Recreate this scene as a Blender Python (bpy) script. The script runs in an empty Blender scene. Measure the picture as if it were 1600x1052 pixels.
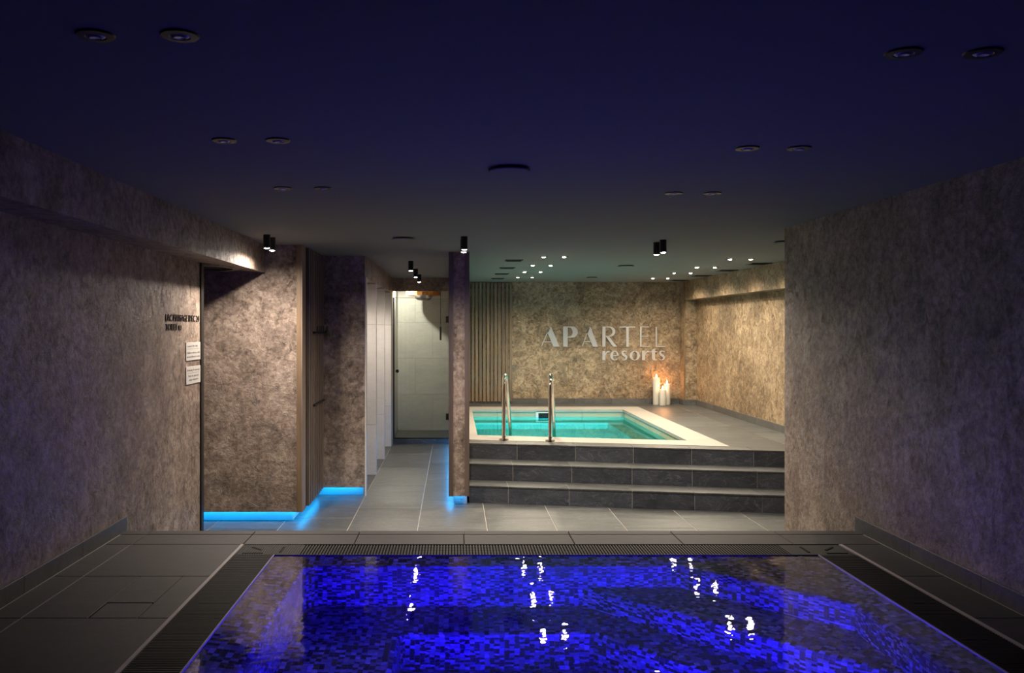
import bpy, bmesh, math, random
from mathutils import Vector
random.seed(7)
sc = bpy.context.scene
COL = sc.collection

# ------------------------------------------------------------------ camera
CAM_Z = 1.64
cam = bpy.data.cameras.new('camera'); cam_o = bpy.data.objects.new('camera', cam); COL.objects.link(cam_o)
cam.sensor_width = 36.0; cam.lens = 1350 * 36.0 / 1600
cam.shift_x = (800 - 709) / 1600; cam.shift_y = -(526 - 512) / 1600
cam.clip_start = 0.05; cam.clip_end = 60
cam_o.location = (0, 0, CAM_Z); cam_o.rotation_euler = (math.pi / 2, 0, 0)
sc.camera = cam_o
# ------------------------------------------------------------------ world, exposure
w = bpy.data.worlds.new('world'); sc.world = w; w.use_nodes = True
w.node_tree.nodes['Background'].inputs[0].default_value = (0.02, 0.02, 0.03, 1)
w.node_tree.nodes['Background'].inputs[1].default_value = 0.0
vs = sc.view_settings
vs.view_transform = 'Standard'; vs.look = 'None'; vs.exposure = 0.0; vs.gamma = 1.0; vs.use_curve_mapping = False
cy = sc.cycles
cy.use_denoising = True; cy.max_bounces = 10; cy.diffuse_bounces = 5; cy.glossy_bounces = 5; cy.transmission_bounces = 8
cy.transparent_max_bounces = 12; cy.sample_clamp_indirect = 4.0; cy.use_light_tree = True
# light powers (watts) and colours of the place's own lamps; the cubicle lights are added
P_DOWN, C_DOWN = 60.0, (1.0, 0.86, 0.65)        # recessed downlights over the far pool
P_SPOT, C_SPOT = 78.0, (1.0, 0.86, 0.73)        # black cylinder spots
P_HALL = 31.0
P_SHOWER = 60.0
P_CUB_FILL = 36.0
P_BLUE, C_BLUE = 17.0, (0.012, 0.004, 1.0)
P_CYAN, C_CYAN = 28.0, (0.0, 0.66, 0.95)
E_LED, C_LED = 36.0, (0.0, 0.40, 1.0)
P_CANDLE = 1.7

ZC = 2.335      # ceiling
ZD = 0.474      # both raised decks
YB = 13.2       # back wall

# ------------------------------------------------------------------ helpers
WL = {}
def wl(p): return WL[p.name] if p else Vector((0, 0, 0))
def tag(o, label=None, cat=None, group=None, kind=None):
    if label: o['label'] = label
    if cat: o['category'] = cat
    if group: o['group'] = group
    if kind: o['kind'] = kind
    return o
def empty(name, loc, label=None, cat=None, group=None, kind=None):
    o = bpy.data.objects.new(name, None); COL.objects.link(o); o.empty_display_size = .1
    o.location = loc; WL[o.name] = Vector(loc)
    return tag(o, label, cat, group, kind)
def place(me, name, loc, parent=None):
    o = bpy.data.objects.new(name, me); COL.objects.link(o)
    o.parent = parent; o.location = Vector(loc) - wl(parent); WL[o.name] = Vector(loc)
    return o
def mk(name, geo, mat, parent=None, smooth=False, uvs=None):
    """geo = (verts, faces) in world coordinates; the origin goes to the middle of the bounding box."""
    v, f = geo
    lo = Vector((min(p[i] for p in v) for i in range(3))); hi = Vector((max(p[i] for p in v) for i in range(3)))
    c = (lo + hi) / 2
    me = bpy.data.meshes.new(name); me.from_pydata([Vector(p) - c for p in v], [], f)
    if uvs:
        lay = me.uv_layers.new(name='UVMap')
        for poly, uv in zip(me.polygons, uvs):
            for li, q in zip(poly.loop_indices, uv): lay.data[li].uv = q
    me.materials.append(mat)
    if smooth:
        for p in me.polygons: p.use_smooth = True
        if smooth is not True: me.set_sharp_from_angle(angle=smooth)
    me.update()
    return place(me, name, c, parent)
def join(*gs):
    v, f = [], []
    for a, b in gs:
        n = len(v); v += list(a); f += [tuple(i + n for i in q) for q in b]
    return v, f
def box(x0, x1, y0, y1, z0, z1):
    v = [(x, y, z) for z in (z0, z1) for x, y in ((x0, y0), (x1, y0), (x1, y1), (x0, y1))]
    return v, [(3, 2, 1, 0), (4, 5, 6, 7), (0, 1, 5, 4), (1, 2, 6, 5), (2, 3, 7, 6), (3, 0, 4, 7)]
def cbox(x0, x1, y0, y1, z0, z1, b=.003):
    """box with chamfered vertical and top edges"""
    def ring(d, z): return [(x0 + d, y0 + d, z), (x1 - d, y0 + d, z), (x1 - d, y1 - d, z), (x0 + d, y1 - d, z)]
    v = ring(0, z0) + ring(0, z1 - b) + ring(b, z1)
    f = [(3, 2, 1, 0), (8, 9, 10, 11)]
    for k in (0, 4):
        for i in range(4): j = (i + 1) % 4; f.append((k + i, k + j, k + 4 + j, k + 4 + i))
    return v, f
def prism(poly, z0, z1):
    n = len(poly)
    v = [(x, y, z0) for x, y in poly] + [(x, y, z1) for x, y in poly]
    f = [tuple(range(n - 1, -1, -1)), tuple(range(n, 2 * n))]
    f += [(i, (i + 1) % n, n + (i + 1) % n, n + i) for i in range(n)]
    return v, f
def lathe(prof, c, n=24, axis='z'):
    """prof: list of (r, h); closed at the ends where r==0"""
    v, f = [], []
    idx = []
    for r, h in prof:
        if r < 1e-6: idx.append([len(v)]); v.append((0, 0, h))
        else:
            idx.append(list(range(len(v), len(v) + n)))
            v += [(r * math.cos(2 * math.pi * k / n), r * math.sin(2 * math.pi * k / n), h) for k in range(n)]
    for a, b in zip(idx, idx[1:]):
        for k in range(n):
            j = (k + 1) % n
            if len(a) == 1 and len(b) == 1: continue
            if len(a) == 1: f.append((a[0], b[j], b[k])[::-1])
            elif len(b) == 1: f.append((a[k], a[j], b[0]))
            else: f.append((a[k], a[j], b[j], b[k]))
    if axis == 'y': v = [(x, -z, y) for x, y, z in v]      # height axis points to -Y
    return [(x + c[0], y + c[1], z + c[2]) for x, y, z in v], f
def tube(path, r, n=12):
    path = [Vector(p) for p in path]; v, f = [], []
    up = Vector((0.3, 0.1, 1)); prev = None
    for i, p in enumerate(path):
        t = (path[min(i + 1, len(path) - 1)] - path[max(i - 1, 0)]).normalized()
        if prev is None:
            a = t.cross(up)
            if a.length < 1e-3: a = t.cross(Vector((1, 0, 0)))
            a.normalize()
        else: a = (prev - t * prev.dot(t)).normalized()
        prev = a; b = t.cross(a)
        v += [tuple(p + a * r * math.cos(2 * math.pi * k / n) + b * r * math.sin(2 * math.pi * k / n)) for k in range(n)]
    for i in range(len(path) - 1):
        for k in range(n):
            j = (k + 1) % n; f.append((i * n + k, i * n + j, (i + 1) * n + j, (i + 1) * n + k))
    f.append(tuple(range(n - 1, -1, -1))); f.append(tuple(range((len(path) - 1) * n, len(path) * n)))
    return v, f
TC = {}
def tile(parent, x0, x1, y0, y1, z0, z1, mat, name='tile', b=.002):
    """one tile; alike tiles share their mesh"""
    key = (round(x1 - x0, 4), round(y1 - y0, 4), round(z1 - z0, 4), mat.name, name)
    if key not in TC:
        v, f = cbox(-(x1 - x0) / 2, (x1 - x0) / 2, -(y1 - y0) / 2, (y1 - y0) / 2, -(z1 - z0) / 2, (z1 - z0) / 2, b)
        me = bpy.data.meshes.new(name); me.from_pydata(v, [], f); me.materials.append(mat); TC[key] = me
    return place(TC[key], name, ((x0 + x1) / 2, (y0 + y1) / 2, (z0 + z1) / 2), parent)

# ------------------------------------------------------------------ materials
class N:
    def __init__(s, name):
        s.m = bpy.data.materials.new(name); s.m.use_nodes = True; s.t = s.m.node_tree
        s.bsdf = s.t.nodes['Principled BSDF']; s.out = s.t.nodes['Material Output']
    def n(s, typ, **k):
        nd = s.t.nodes.new(typ)
        for a, b in k.items():
            if isinstance(a, str) and hasattr(nd, a): setattr(nd, a, b)
        return nd
    def l(s, a, b): s.t.links.new(a, b)
    def setp(s, **k):
        for a, b in k.items(): s.bsdf.inputs[a.replace('_', ' ')].default_value = b
    def pos(s): return s.n('ShaderNodeNewGeometry').outputs['Position']
    def mapping(s, vec, scale):
        mp = s.n('ShaderNodeMapping'); mp.inputs['Scale'].default_value = scale; s.l(vec, mp.inputs['Vector']); return mp.outputs[0]
    def noise(s, vec, scale, detail=4, rough=.5, dist=0.0):
        nd = s.n('ShaderNodeTexNoise'); s.l(vec, nd.inputs['Vector'])
        nd.inputs['Scale'].default_value = scale; nd.inputs['Detail'].default_value = detail
        nd.inputs['Roughness'].default_value = rough; nd.inputs['Distortion'].default_value = dist
        return nd.outputs['Fac']
    def ramp(s, fac, stops, interp='LINEAR'):
        r = s.n('ShaderNodeValToRGB'); e = r.color_ramp.elements; r.color_ramp.interpolation = interp
        while len(e) < len(stops): e.new(.5)
        for q, (p, c) in zip(e, stops): q.position = p; q.color = (*c, 1) if len(c) == 3 else c
        s.l(fac, r.inputs[0]); return r.outputs[0]
    def mix(s, a, b, fac, mode='MIX'):
        m = s.n('ShaderNodeMix'); m.data_type = 'RGBA'; m.blend_type = mode
        if hasattr(fac, 'is_linked') or not isinstance(fac, (int, float)): s.l(fac, m.inputs[0])
        else: m.inputs[0].default_value = fac
        for q, i in ((a, 6), (b, 7)):
            if isinstance(q, tuple): m.inputs[i].default_value = (*q, 1)
            else: s.l(q, m.inputs[i])
        return m.outputs[2]
    def math(s, op, a, b=None):
        m = s.n('ShaderNodeMath'); m.operation = op
        for q, i in ((a, 0), (b, 1)):
            if q is None: continue
            if isinstance(q, (int, float)): m.inputs[i].default_value = q
            else: s.l(q, m.inputs[i])
        return m.outputs[0]
    def bump(s, h, strength, dist=.01, to=None):
        b = s.n('ShaderNodeBump'); b.inputs['Strength'].default_value = strength; b.inputs['Distance'].default_value = dist
        s.l(h, b.inputs['Height']); s.l(b.outputs[0], (to or s.bsdf).inputs['Normal']); return b
    def color(s, c): s.l(c, s.bsdf.inputs['Base Color'])
def g3(v): return (v, v, v)
def plain(name, col, rough=.5, metal=0.0, **k):
    a = N(name); a.setp(Base_Color=(*col, 1), Roughness=rough, Metallic=metal)
    for q, v in k.items(): a.bsdf.inputs[q.replace('_', ' ')].default_value = v
    return a.m
def emit(name, col, strength):
    a = N(name); a.setp(Base_Color=(*col, 1), Roughness=.5)
    a.bsdf.inputs['Emission Color'].default_value = (*col, 1); a.bsdf.inputs['Emission Strength'].default_value = strength
    return a.m
def stucco(name, dark, mid, light, metal=.0, rough=.42, blob=1.0, swirl=1.0):
    a = N(name); p = a.pos()
    n1 = a.noise(p, 4.2, 10, .72, 1.2 * swirl)
    n2 = a.noise(p, 17 if swirl == 1 else 25, 9, .70, 1.4 * swirl)
    n3 = a.noise(p, 70, 5, .65, .5)
    n4 = a.noise(p, 1.2, 3, .5, .3)
    s = a.math('ADD', a.math('MULTIPLY', n1, .42), a.math('ADD', a.math('MULTIPLY', n2, .42), a.math('MULTIPLY', n4, .16)))
    k = .10 / blob
    c = a.ramp(s, [(.497 - k, dark), (.497, mid), (.497 + k, light)])
    # trowel drags: short dark torn marks between smooth pressed patches
    fn = a.noise(p, 9, 10, .76, 2.2 * swirl)
    flecks = a.ramp(fn, [(.36, g3(.30)), (.44, g3(.85)), (.47, g3(1.0))])
    c = a.mix(c, flecks, .55, 'MULTIPLY')
    c = a.mix(c, a.ramp(n3, [(.32, g3(.70)), (.62, g3(1.2))]), .6, 'MULTIPLY')
    a.color(c)
    h = a.math('ADD', a.math('MULTIPLY', flecks, .5), a.math('ADD', a.math('MULTIPLY', n2, .7), a.math('MULTIPLY', n3, .25)))
    a.bump(h, .7, .02)
    a.setp(Metallic=metal)
    rr = a.ramp(n2, [(.35, g3(rough + .16)), (.65, g3(rough - .1))]); a.l(rr, a.bsdf.inputs['Roughness'])
    return a.m
def slate(name, dark, light, vein, rough=.42, vary=.25):
    a = N(name); p = a.pos()
    oi = a.n('ShaderNodeObjectInfo')
    off = a.n('ShaderNodeVectorMath'); off.operation = 'ADD'
    sc_ = a.n('ShaderNodeVectorMath'); sc_.operation = 'SCALE'; sc_.inputs['Scale'].default_value = 9.0
    cmb = a.n('ShaderNodeCombineXYZ'); a.l(oi.outputs['Random'], cmb.inputs[0]); a.l(oi.outputs['Random'], cmb.inputs[1])
    a.l(cmb.outputs[0], sc_.inputs[0]); a.l(p, off.inputs[0]); a.l(sc_.outputs[0], off.inputs[1]); v = off.outputs[0]
    vm = a.mapping(v, (.9, 2.4, 2.0))
    n1 = a.noise(vm, 2.2, 8, .62, 1.2); n2 = a.noise(a.mapping(v, (1.2, 5.0, 4.0)), 9, 8, .68, 1.0)
    c = a.ramp(a.math('ADD', a.math('MULTIPLY', n1, .5), a.math('MULTIPLY', n2, .5)), [(.38, dark), (.62, light)])
    vn = a.noise(vm, 2.6, 5, .55, 2.6)
    vein_f = a.ramp(a.math('ABSOLUTE', a.math('SUBTRACT', vn, .5)), [(.0, g3(.55)), (.012, g3(0.0))])
    c = a.mix(c, vein, vein_f)
    tone = a.ramp(oi.outputs['Random'], [(0, g3(1 - vary)), (1, g3(1 + vary * .4))])
    c = a.mix(c, tone, 1.0, 'MULTIPLY'); a.color(c)
    a.setp(Roughness=rough); a.bump(a.math('ADD', n1, a.math('MULTIPLY', n2, .4)), .2, .006)
    return a.m
def wood(name, dark, light, rough=.55):
    a = N(name); p = a.pos(); oi = a.n('ShaderNodeObjectInfo')
    vm = a.mapping(p, (30, 30, 1.6)); n1 = a.noise(vm, 1.6, 6, .6, .5); n2 = a.noise(a.mapping(p, (9, 9, .5)), 1.5, 3)
    c = a.ramp(a.math('ADD', a.math('MULTIPLY', n1, .6), a.math('MULTIPLY', n2, .4)), [(.35, dark), (.65, light)])
    c = a.mix(c, a.ramp(oi.outputs['Random'], [(0, g3(.75)), (1, g3(1.1))]), 1.0, 'MULTIPLY'); a.color(c)
    a.setp(Roughness=rough); a.bump(n1, .25, .004); return a.m
def mosaic(name, cells=.0235):
    a = N(name)
    uv = a.n('ShaderNodeUVMap').outputs[0]
    sp = a.n('ShaderNodeSeparateXYZ'); a.l(uv, sp.inputs[0])
    u = a.math('DIVIDE', sp.outputs[0], cells); v = a.math('DIVIDE', sp.outputs[1], cells)
    fu, fv = a.math('FLOOR', u), a.math('FLOOR', v)
    cm = a.n('ShaderNodeCombineXYZ'); a.l(fu, cm.inputs[0]); a.l(fv, cm.inputs[1])
    wn = a.n('ShaderNodeTexWhiteNoise'); wn.noise_dimensions = '3D'; a.l(cm.outputs[0], wn.inputs[0])
    base = a.ramp(wn.outputs['Value'], [(0, g3(.004)), (.30, g3(.010)), (.44, g3(.07)), (.64, g3(.10)), (.88, g3(.17))], 'CONSTANT')
    iri = a.ramp(wn.outputs['Color'], [(0, (.42, .34, .30)), (.3, (.30, .38, .42)), (.45, (.5, .44, .36)), (.58, (.34, .42, .46)), (.7, (.62, .42, .5)), (.85, (.42, .42, .45))], 'CONSTANT')
    c = a.mix(base, a.mix(base, a.mix(iri, g3(2.2), 1.0, 'MULTIPLY'), 1.0, 'MULTIPLY'), .75)
    du = a.math('ABSOLUTE', a.math('SUBTRACT', a.math('FRACT', u), .5)); dv = a.math('ABSOLUTE', a.math('SUBTRACT', a.math('FRACT', v), .5))
    edge = a.math('MAXIMUM', du, dv)
    gr = a.ramp(edge, [(.455, g3(0)), (.475, g3(1))])
    c = a.mix(c, (.055, .05, .05), gr); a.color(c)
    a.setp(Roughness=.25); a.bsdf.inputs['Specular IOR Level'].default_value = .6
    a.bump(a.ramp(edge, [(.42, g3(1)), (.475, g3(0))]), .3, .003)
    return a.m
def pool_tile(name):
    a = N(name); p = a.pos()
    n1 = a.noise(p, 3, 5, .6, .5)
    c = a.ramp(n1, [(.3, (.36, .345, .24)), (.7, (.46, .44, .31))])
    uv = a.n('ShaderNodeUVMap').outputs[0]
    br = a.n('ShaderNodeTexBrick'); a.l(uv, br.inputs['Vector']); br.offset = 0.0
    br.inputs['Scale'].default_value = 1.0; br.inputs['Brick Width'].default_value = .6; br.inputs['Row Height'].default_value = .3
    br.inputs['Mortar Size'].default_value = .004; br.inputs['Color1'].default_value = (1, 1, 1, 1); br.inputs['Color2'].default_value = (.9, .9, .9, 1)
    br.inputs['Mortar'].default_value = (.55, .55, .5, 1)
    a.color(a.mix(c, br.outputs['Color'], 1.0, 'MULTIPLY')); a.setp(Roughness=.4)
    return a.m
def water(name, col, scales, strength, dist):
    a = N(name); a.t.nodes.remove(a.bsdf)
    g = a.n('ShaderNodeBsdfGlass'); g.inputs['IOR'].default_value = 1.333; g.inputs['Roughness'].default_value = 0.0
    g.inputs['Color'].default_value = (*col, 1)
    p = a.pos()
    h = a.noise(a.mapping(p, (1, 1.3, 1)), scales[0], 3, .5, .6)
    h = a.math('ADD', h, a.math('MULTIPLY', a.noise(p, scales[1], 2, .5, .3), .35))
    a.bump(h, strength, dist, to=g); a.l(g.outputs[0], a.out.inputs[0]); return a.m
def thin_glass(name, tint):
    a = N(name); a.t.nodes.remove(a.bsdf)
    tr = a.n('ShaderNodeBsdfTransparent'); tr.inputs[0].default_value = (*tint, 1)
    gl = a.n('ShaderNodeBsdfGlossy'); gl.inputs['Roughness'].default_value = .01
    fr = a.n('ShaderNodeFresnel'); fr.inputs[0].default_value = 1.5
    mx = a.n('ShaderNodeMixShader'); a.l(fr.outputs[0], mx.inputs[0]); a.l(tr.outputs[0], mx.inputs[1]); a.l(gl.outputs[0], mx.inputs[2])
    a.l(mx.outputs[0], a.out.inputs[0]); return a.m

M = {}
M['stucco'] = stucco('brown_trowelled_plaster', (.086, .060, .046), (.255, .194, .153), (.50, .405, .333), rough=.36, blob=.85, swirl=.22)
M['stucco_gold'] = stucco('golden_trowelled_plaster', (.082, .053, .030), (.225, .157, .094), (.44, .33, .212))
M['ceiling'] = plain('matt_ceiling_paint', (.20, .21, .21), .9)
M['slate'] = slate('grey_slate_tile', (.046, .049, .050), (.104, .109, .109), (.20, .205, .20))
M['slate_dark_shaded'] = slate('dark_shaded_slate_tile', (.032, .037, .046), (.074, .082, .098), (.19, .20, .22))  # grey slate with riser shade put into the colour; also dark kerb tile
M['slate_deck'] = slate('dimmed_slate_tile', (.023, .0205, .0238), (.038, .034, .039), (.054, .050, .054), .6, .12)  # same slate, with the dim front light put into the colour
M['skirt'] = slate('grey_skirting_tile', (.06, .061, .062), (.105, .106, .106), (.17, .17, .165))
M['grout'] = plain('pale_grout', (.45, .42, .37), .9)
M['grout_dark'] = plain('dark_grout', (.07, .065, .065), .9)
M['grout_mid'] = plain('grey_grout', (.22, .21, .20), .9)
M['wood'] = wood('walnut_slats', (.10, .062, .034), (.25, .165, .092))
M['wood_side'] = wood('grey_brown_slats', (.13, .095, .07), (.26, .20, .15))
M['wood_light'] = wood('warm_oak_trim', (.16, .105, .06), (.28, .19, .11))
M['wood_dark'] = wood('dark_walnut_trim', (.07, .05, .04), (.15, .11, .088))
M['black'] = plain('black_metal', (.008, .008, .008), .42)
M['black_matt'] = plain('black_void', (.004, .004, .004), .9)
M['white_tile'] = slate('pale_grey_wall_tile', (.66, .65, .63), (.74, .73, .71), (.78, .77, .75), .45, .05)
M['grey_tile'] = slate('light_concrete_wall_tile', (.46, .465, .43), (.56, .565, .52), (.6, .6, .56), .45, .05)
M['stone'] = slate('cream_limestone_coping', (.31, .286, .255), (.37, .343, .307), (.40, .375, .34), .55, .05)
M['chrome'] = plain('polished_steel', (.78, .76, .72), .06, 1.0)
M['letter'] = plain('brushed_steel_letters', (.50, .49, .50), .42, .45)
M['mosaic'] = mosaic('dark_iridescent_mosaic')
M['pool_tile'] = pool_tile('beige_pool_tile')
M['water_blue'] = water('hot_tub_water', (1, 1, 1), (6, 22), .075, .012)
M['water_cyan'] = water('turquoise_water', (.42, .93, .93), (3.5, 10), .04, .008)
M['glass'] = thin_glass('clear_door_glass', (.95, .97, .95))
M['lens_on'] = emit('lit_lamp_lens', (1.0, .86, .62), 180)
M['lens_spot'] = emit('lit_spot_lens', (1.0, .92, .82), 70)
M['lens_off'] = plain('unlit_lamp_lens', (.85, .85, .9), .4)
M['led'] = emit('blue_led_strip', C_LED, E_LED)
M['plinth'] = plain('white_plinth', (.55, .6, .65), .6)
M['wax'] = plain('ivory_candle_wax', (.60, .575, .52), .5, Subsurface_Weight=.15)
M['flame'] = emit('candle_flame', (1.0, .58, .22), 45)
M['wick'] = plain('burnt_wick', (.02, .015, .01), .9)
M['grate'] = plain('charcoal_plastic_grating', (.027, .025, .027), .6, 0.0, Specular_IOR_Level=.25)
M['grate_plate'] = plain('charcoal_corner_plate', (.04, .038, .038), .65, 0.0, Specular_IOR_Level=.3)
M['steel_trim'] = plain('satin_edge_trim', (.52, .47, .48), .5, .0)
M['white_plate'] = plain('white_notice_board', (.44, .425, .40), .5)
M['ink'] = plain('dark_print', (.10, .085, .075), .7)
M['skimmer'] = plain('pale_blue_grey_plastic', (.55, .6, .62), .45)
M['bucket'] = wood('orange_pine_staves', (.42, .17, .03), (.70, .33, .07))
M['steel'] = plain('satin_steel', (.55, .55, .55), .3, .9)
M['white_paint'] = plain('white_vent_paint', (.5, .5, .5), .7)

def spot(parent, loc, power, col, angle, blend=.5, size=.03, aim=(0, 0, -1)):
    li = bpy.data.lights.new('lamp_light', 'SPOT'); li.energy = power; li.color = col
    li.spot_size = math.radians(angle); li.spot_blend = blend; li.shadow_soft_size = size
    o = bpy.data.objects.new('lamp_light', li); COL.objects.link(o)
    o.parent = parent; o.location = Vector(loc) - wl(parent)
    o.rotation_euler = Vector(aim).to_track_quat('-Z', 'Y').to_euler(); return o
def area(parent, loc, power, col, size, aim, size_y=None, spread=95):
    li = bpy.data.lights.new('lamp_light', 'AREA'); li.energy = power; li.color = col
    li.spread = math.radians(spread); li.shape = 'DISK' if size_y is None else 'RECTANGLE'; li.size = size
    if size_y: li.size_y = size_y
    o = bpy.data.objects.new('lamp_light', li); COL.objects.link(o)
    o.parent = parent; o.location = Vector(loc) - wl(parent)
    o.rotation_euler = Vector(aim).to_track_quat('-Z', 'Y').to_euler(); return o

# ================================================================== THE SETTING
XL, XR = -1.89, 2.318          # side walls of the front room
XSOF = -1.589                  # face of the soffit on the left
YE = 4.95                      # far edge of the front deck
X_CAB, X_COR = -1.285, -.863   # side of the coat niche, left wall of the corridor
Y_CAB, Y_NICHE = 7.27, 8.385
XP0, XP1, YP = -.046, .1425, 7.95   # partition: left face, right face, end
XRW = 3.64                     # right wall of the far pool room
Y_SH = 12.2                    # shower front
def st(o, label, cat): return tag(o, label, cat, kind='structure')

st(mk('ceiling', box(-3.3, 3.8, -1.6, 13.7, ZC, ZC + .12), M['ceiling']), 'matt ceiling over the whole spa, blue in front and grey at the back', 'ceiling')
# left wall with its end trims
wlft = mk('wall_left', join(box(XL - .2, XL, -1.5, 6.49, 0, 2.125)), M['stucco'])
st(wlft, 'brown trowelled plaster wall on the left under the soffit', 'wall')
mk('end_trim', box(XL - .2, XL + .012, 6.43, 6.492, 0, 2.122), M['black'], wlft)
mk('end_jamb', box(XL - .2, XL - .002, 6.492, 6.54, 0, 2.12), M['wood_light'], wlft)
# soffit: slightly rising underside
sv = [(XSOF, -1.5, 2.1016), (XSOF, Y_CAB, 2.1016), (XSOF, Y_CAB, ZC), (XSOF, -1.5, ZC),
      (XL, -1.5, 2.125), (XL, Y_CAB, 2.125), (-3.3, Y_CAB, 2.125), (-3.3, -1.5, 2.125), (-3.3, -1.5, ZC), (-3.3, Y_CAB, ZC)]
sf = [(0, 3, 2, 1)[::-1], (0, 1, 5, 4), (4, 5, 6, 7), (0, 4, 7, 8, 3), (1, 2, 9, 6, 5), (7, 6, 9, 8), (3, 8, 9, 2)]
sof = st(mk('trim_1', (sv, sf), M['stucco']), 'brown plaster soffit running along the left wall below the ceiling', 'soffit')
# right wall: thick block that ends where the corridor turns
st(mk('wall_right', box(XR, 3.8, -1.5, 6.053, 0, ZC), M['stucco']), 'brown plaster wall on the right, fading to violet near the camera', 'wall')
st(mk('wall_front', box(-3.3, 3.8, -1.7, -1.5, 0, ZC), M['stucco']), 'brown plaster wall behind the viewpoint', 'wall')
# alcove left of the coat niche
st(mk('wall_alcove', box(-3.3, -3.2, 5.2, Y_CAB, 0, 2.125), M['stucco']), 'plaster wall at the end of the side passage on the left', 'wall')
st(mk('wall_alcove_near', box(-3.2, XL - .2, 5.2, 5.3, 0, 2.125), M['stucco']), 'plaster wall closing the side passage behind the left wall', 'wall')
# cabinet block: front faces the camera, side carries coat racks
ZPB = .088
cab = mk('wall_cabinet', join(box(-3.2, X_CAB - .002, Y_CAB, Y_CAB + .018, ZPB, ZC), box(X_CAB - .02, X_CAB - .002, Y_CAB + .018, Y_NICHE + .1, ZPB, ZC), box(-3.2, X_CAB - .02, Y_CAB + .018, Y_NICHE + .1, ZPB + .04, ZC)), M['stucco'])
st(cab, 'large brown plaster wall block with a blue lit plinth, beside the coat niche', 'wall')
mk('corner_trim', box(X_CAB - .036, X_CAB, Y_CAB - .012, Y_CAB, ZPB, ZC), M['wood_light'], cab)
mk('side_trim', box(X_CAB - .002, X_CAB + .012, Y_CAB - .012, Y_CAB + .16, ZPB, ZC), M['wood_side'], cab)
mk('shadow_gap', box(X_CAB - .002, X_CAB + .003, Y_CAB + .16, Y_CAB + .24, ZPB, ZC), M['black'], cab)
mk('plinth', box(-3.2, X_CAB - .085, Y_CAB + .085, Y_NICHE + .3, 0, ZPB + .039), M['plinth'], cab)
mk('led_strip', join(box(-3.2, X_CAB - .03, Y_CAB + .024, Y_CAB + .036, ZPB + .028, ZPB + .036),
                     box(X_CAB - .036, X_CAB - .024, Y_CAB + .04, Y_NICHE - .01, ZPB + .0, ZPB + .008)), M['led'], cab)
# dark return wall beyond the coat niche
nic = mk('wall_niche', join(box(X_CAB, X_COR, Y_NICHE, Y_NICHE + .018, ZPB, ZC), box(X_CAB, X_COR, Y_NICHE + .018, Y_NICHE + .10, ZPB + .04, ZC)), M['stucco'])
st(nic, 'dark plaster wall panel between the coat niche and the corridor', 'wall')
mk('edge_bead', box(X_COR, X_COR + .012, Y_NICHE + .002, Y_NICHE + .10, 0, 2.13), M['white_tile'], nic)
mk('plinth', box(X_CAB - .08, X_COR - .02, Y_NICHE + .085, Y_NICHE + .10, 0, ZPB + .039), M['plinth'], nic)
mk('led_strip', box(X_CAB, X_COR - .04, Y_NICHE + .024, Y_NICHE + .036, ZPB + .028, ZPB + .036), M['led'], nic)
# corridor lintel and the pale tiled piers of three cubicles
lin = mk('wall_lintel', join(box(X_COR - .10, X_COR, Y_NICHE + .10, Y_SH, 2.13, ZC), box(-2.2, X_COR - .10, Y_NICHE + .10, Y_SH, 2.13, 2.17)), M['stucco'])
st(lin, 'brown plaster lintel over the three cubicle openings of the corridor', 'lintel')
for k, (y, nm) in enumerate(((9.6, 'nearest'), (10.75, 'middle'), (11.9, 'farthest'))):
    pier = mk('wall_pier', box(-2.2, X_COR - .006, y + .012, y + (.10 if k < 2 else .3), 0, 2.128), M['grout_mid'])
    st(pier, '%s pale tiled cubicle pier on the left of the corridor' % nm, 'wall')
    for z0, z1 in ((0, .56), (.56, 1.675), (1.675, 2.128)):
        for x0, x1 in ((-2.2, -1.463), (-1.463, X_COR)):
            tile(pier, x0 + .001, x1 - .001, y, y + .012, z0 + .0015, z1 - .0015, M['white_tile'])
        tile(pier, X_COR - .006, X_COR, y + .0125, y + (.10 if k < 2 else .3), z0 + .0015, z1 - .0015, M['white_tile'])
for y, nm in ((9.05, 'nearest'), (10.2, 'middle'), (11.35, 'farthest')):  # unseen lamps added to brighten the tiled piers
    t = empty('cubicle_fill_light', (-1.25, y, 2.13), 'added fill light in the %s cubicle beside the corridor' % nm, 'downlight', 'added cubicle fill lights')
    mk('ring', lathe([(.03, -.004), (.045, -.004), (.048, 0)], (-1.25, y, 2.13), 24), M['black'], t)
    mk('lens', lathe([(0, -.006), (.03, -.003)], (-1.25, y, 2.13), 24), M['lens_on'], t)
    spot(t, (-1.25, y, 2.105), P_CUB_FILL, C_SPOT, 150, .8, .02)
st(mk('wall_cubicles', box(-2.3, -2.2, Y_NICHE + .1, Y_SH + .2, 0, 2.17), M['white_tile']), 'pale tiled rear wall of the cubicles', 'wall')
# partition between corridor and pool room, seen end on
par = mk('wall_partition', join(box(XP0, XP1, YP, YP + .018, ZPB, ZC), box(XP0, XP1, YP + .018, YB, ZPB + .04, ZC)), M['stucco'])
st(par, 'narrow plaster partition end with walnut edges, beside the steps', 'wall')
mk('edge_trim', box(XP0 - .001, XP0 + .042, YP - .012, YP + .05, ZPB, ZC), M['wood_dark'], par)
mk('edge_trim', box(XP1 - .042, XP1 + .001, YP - .012, YP + .05, ZPB, ZC), M['wood_dark'], par)
mk('plinth', box(XP0 + .045, XP1 - .02, YP + .085, Y_SH, 0, ZPB + .039), M['plinth'], par)
mk('led_strip', join(box(XP0 + .03, XP1 - .03, YP + .024, YP + .036, ZPB + .028, ZPB + .036),
                     box(XP0 + .006, XP0 + .018, YP + .02, Y_SH - .05, ZPB + .028, ZPB + .036)), M['led'], par)
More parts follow.
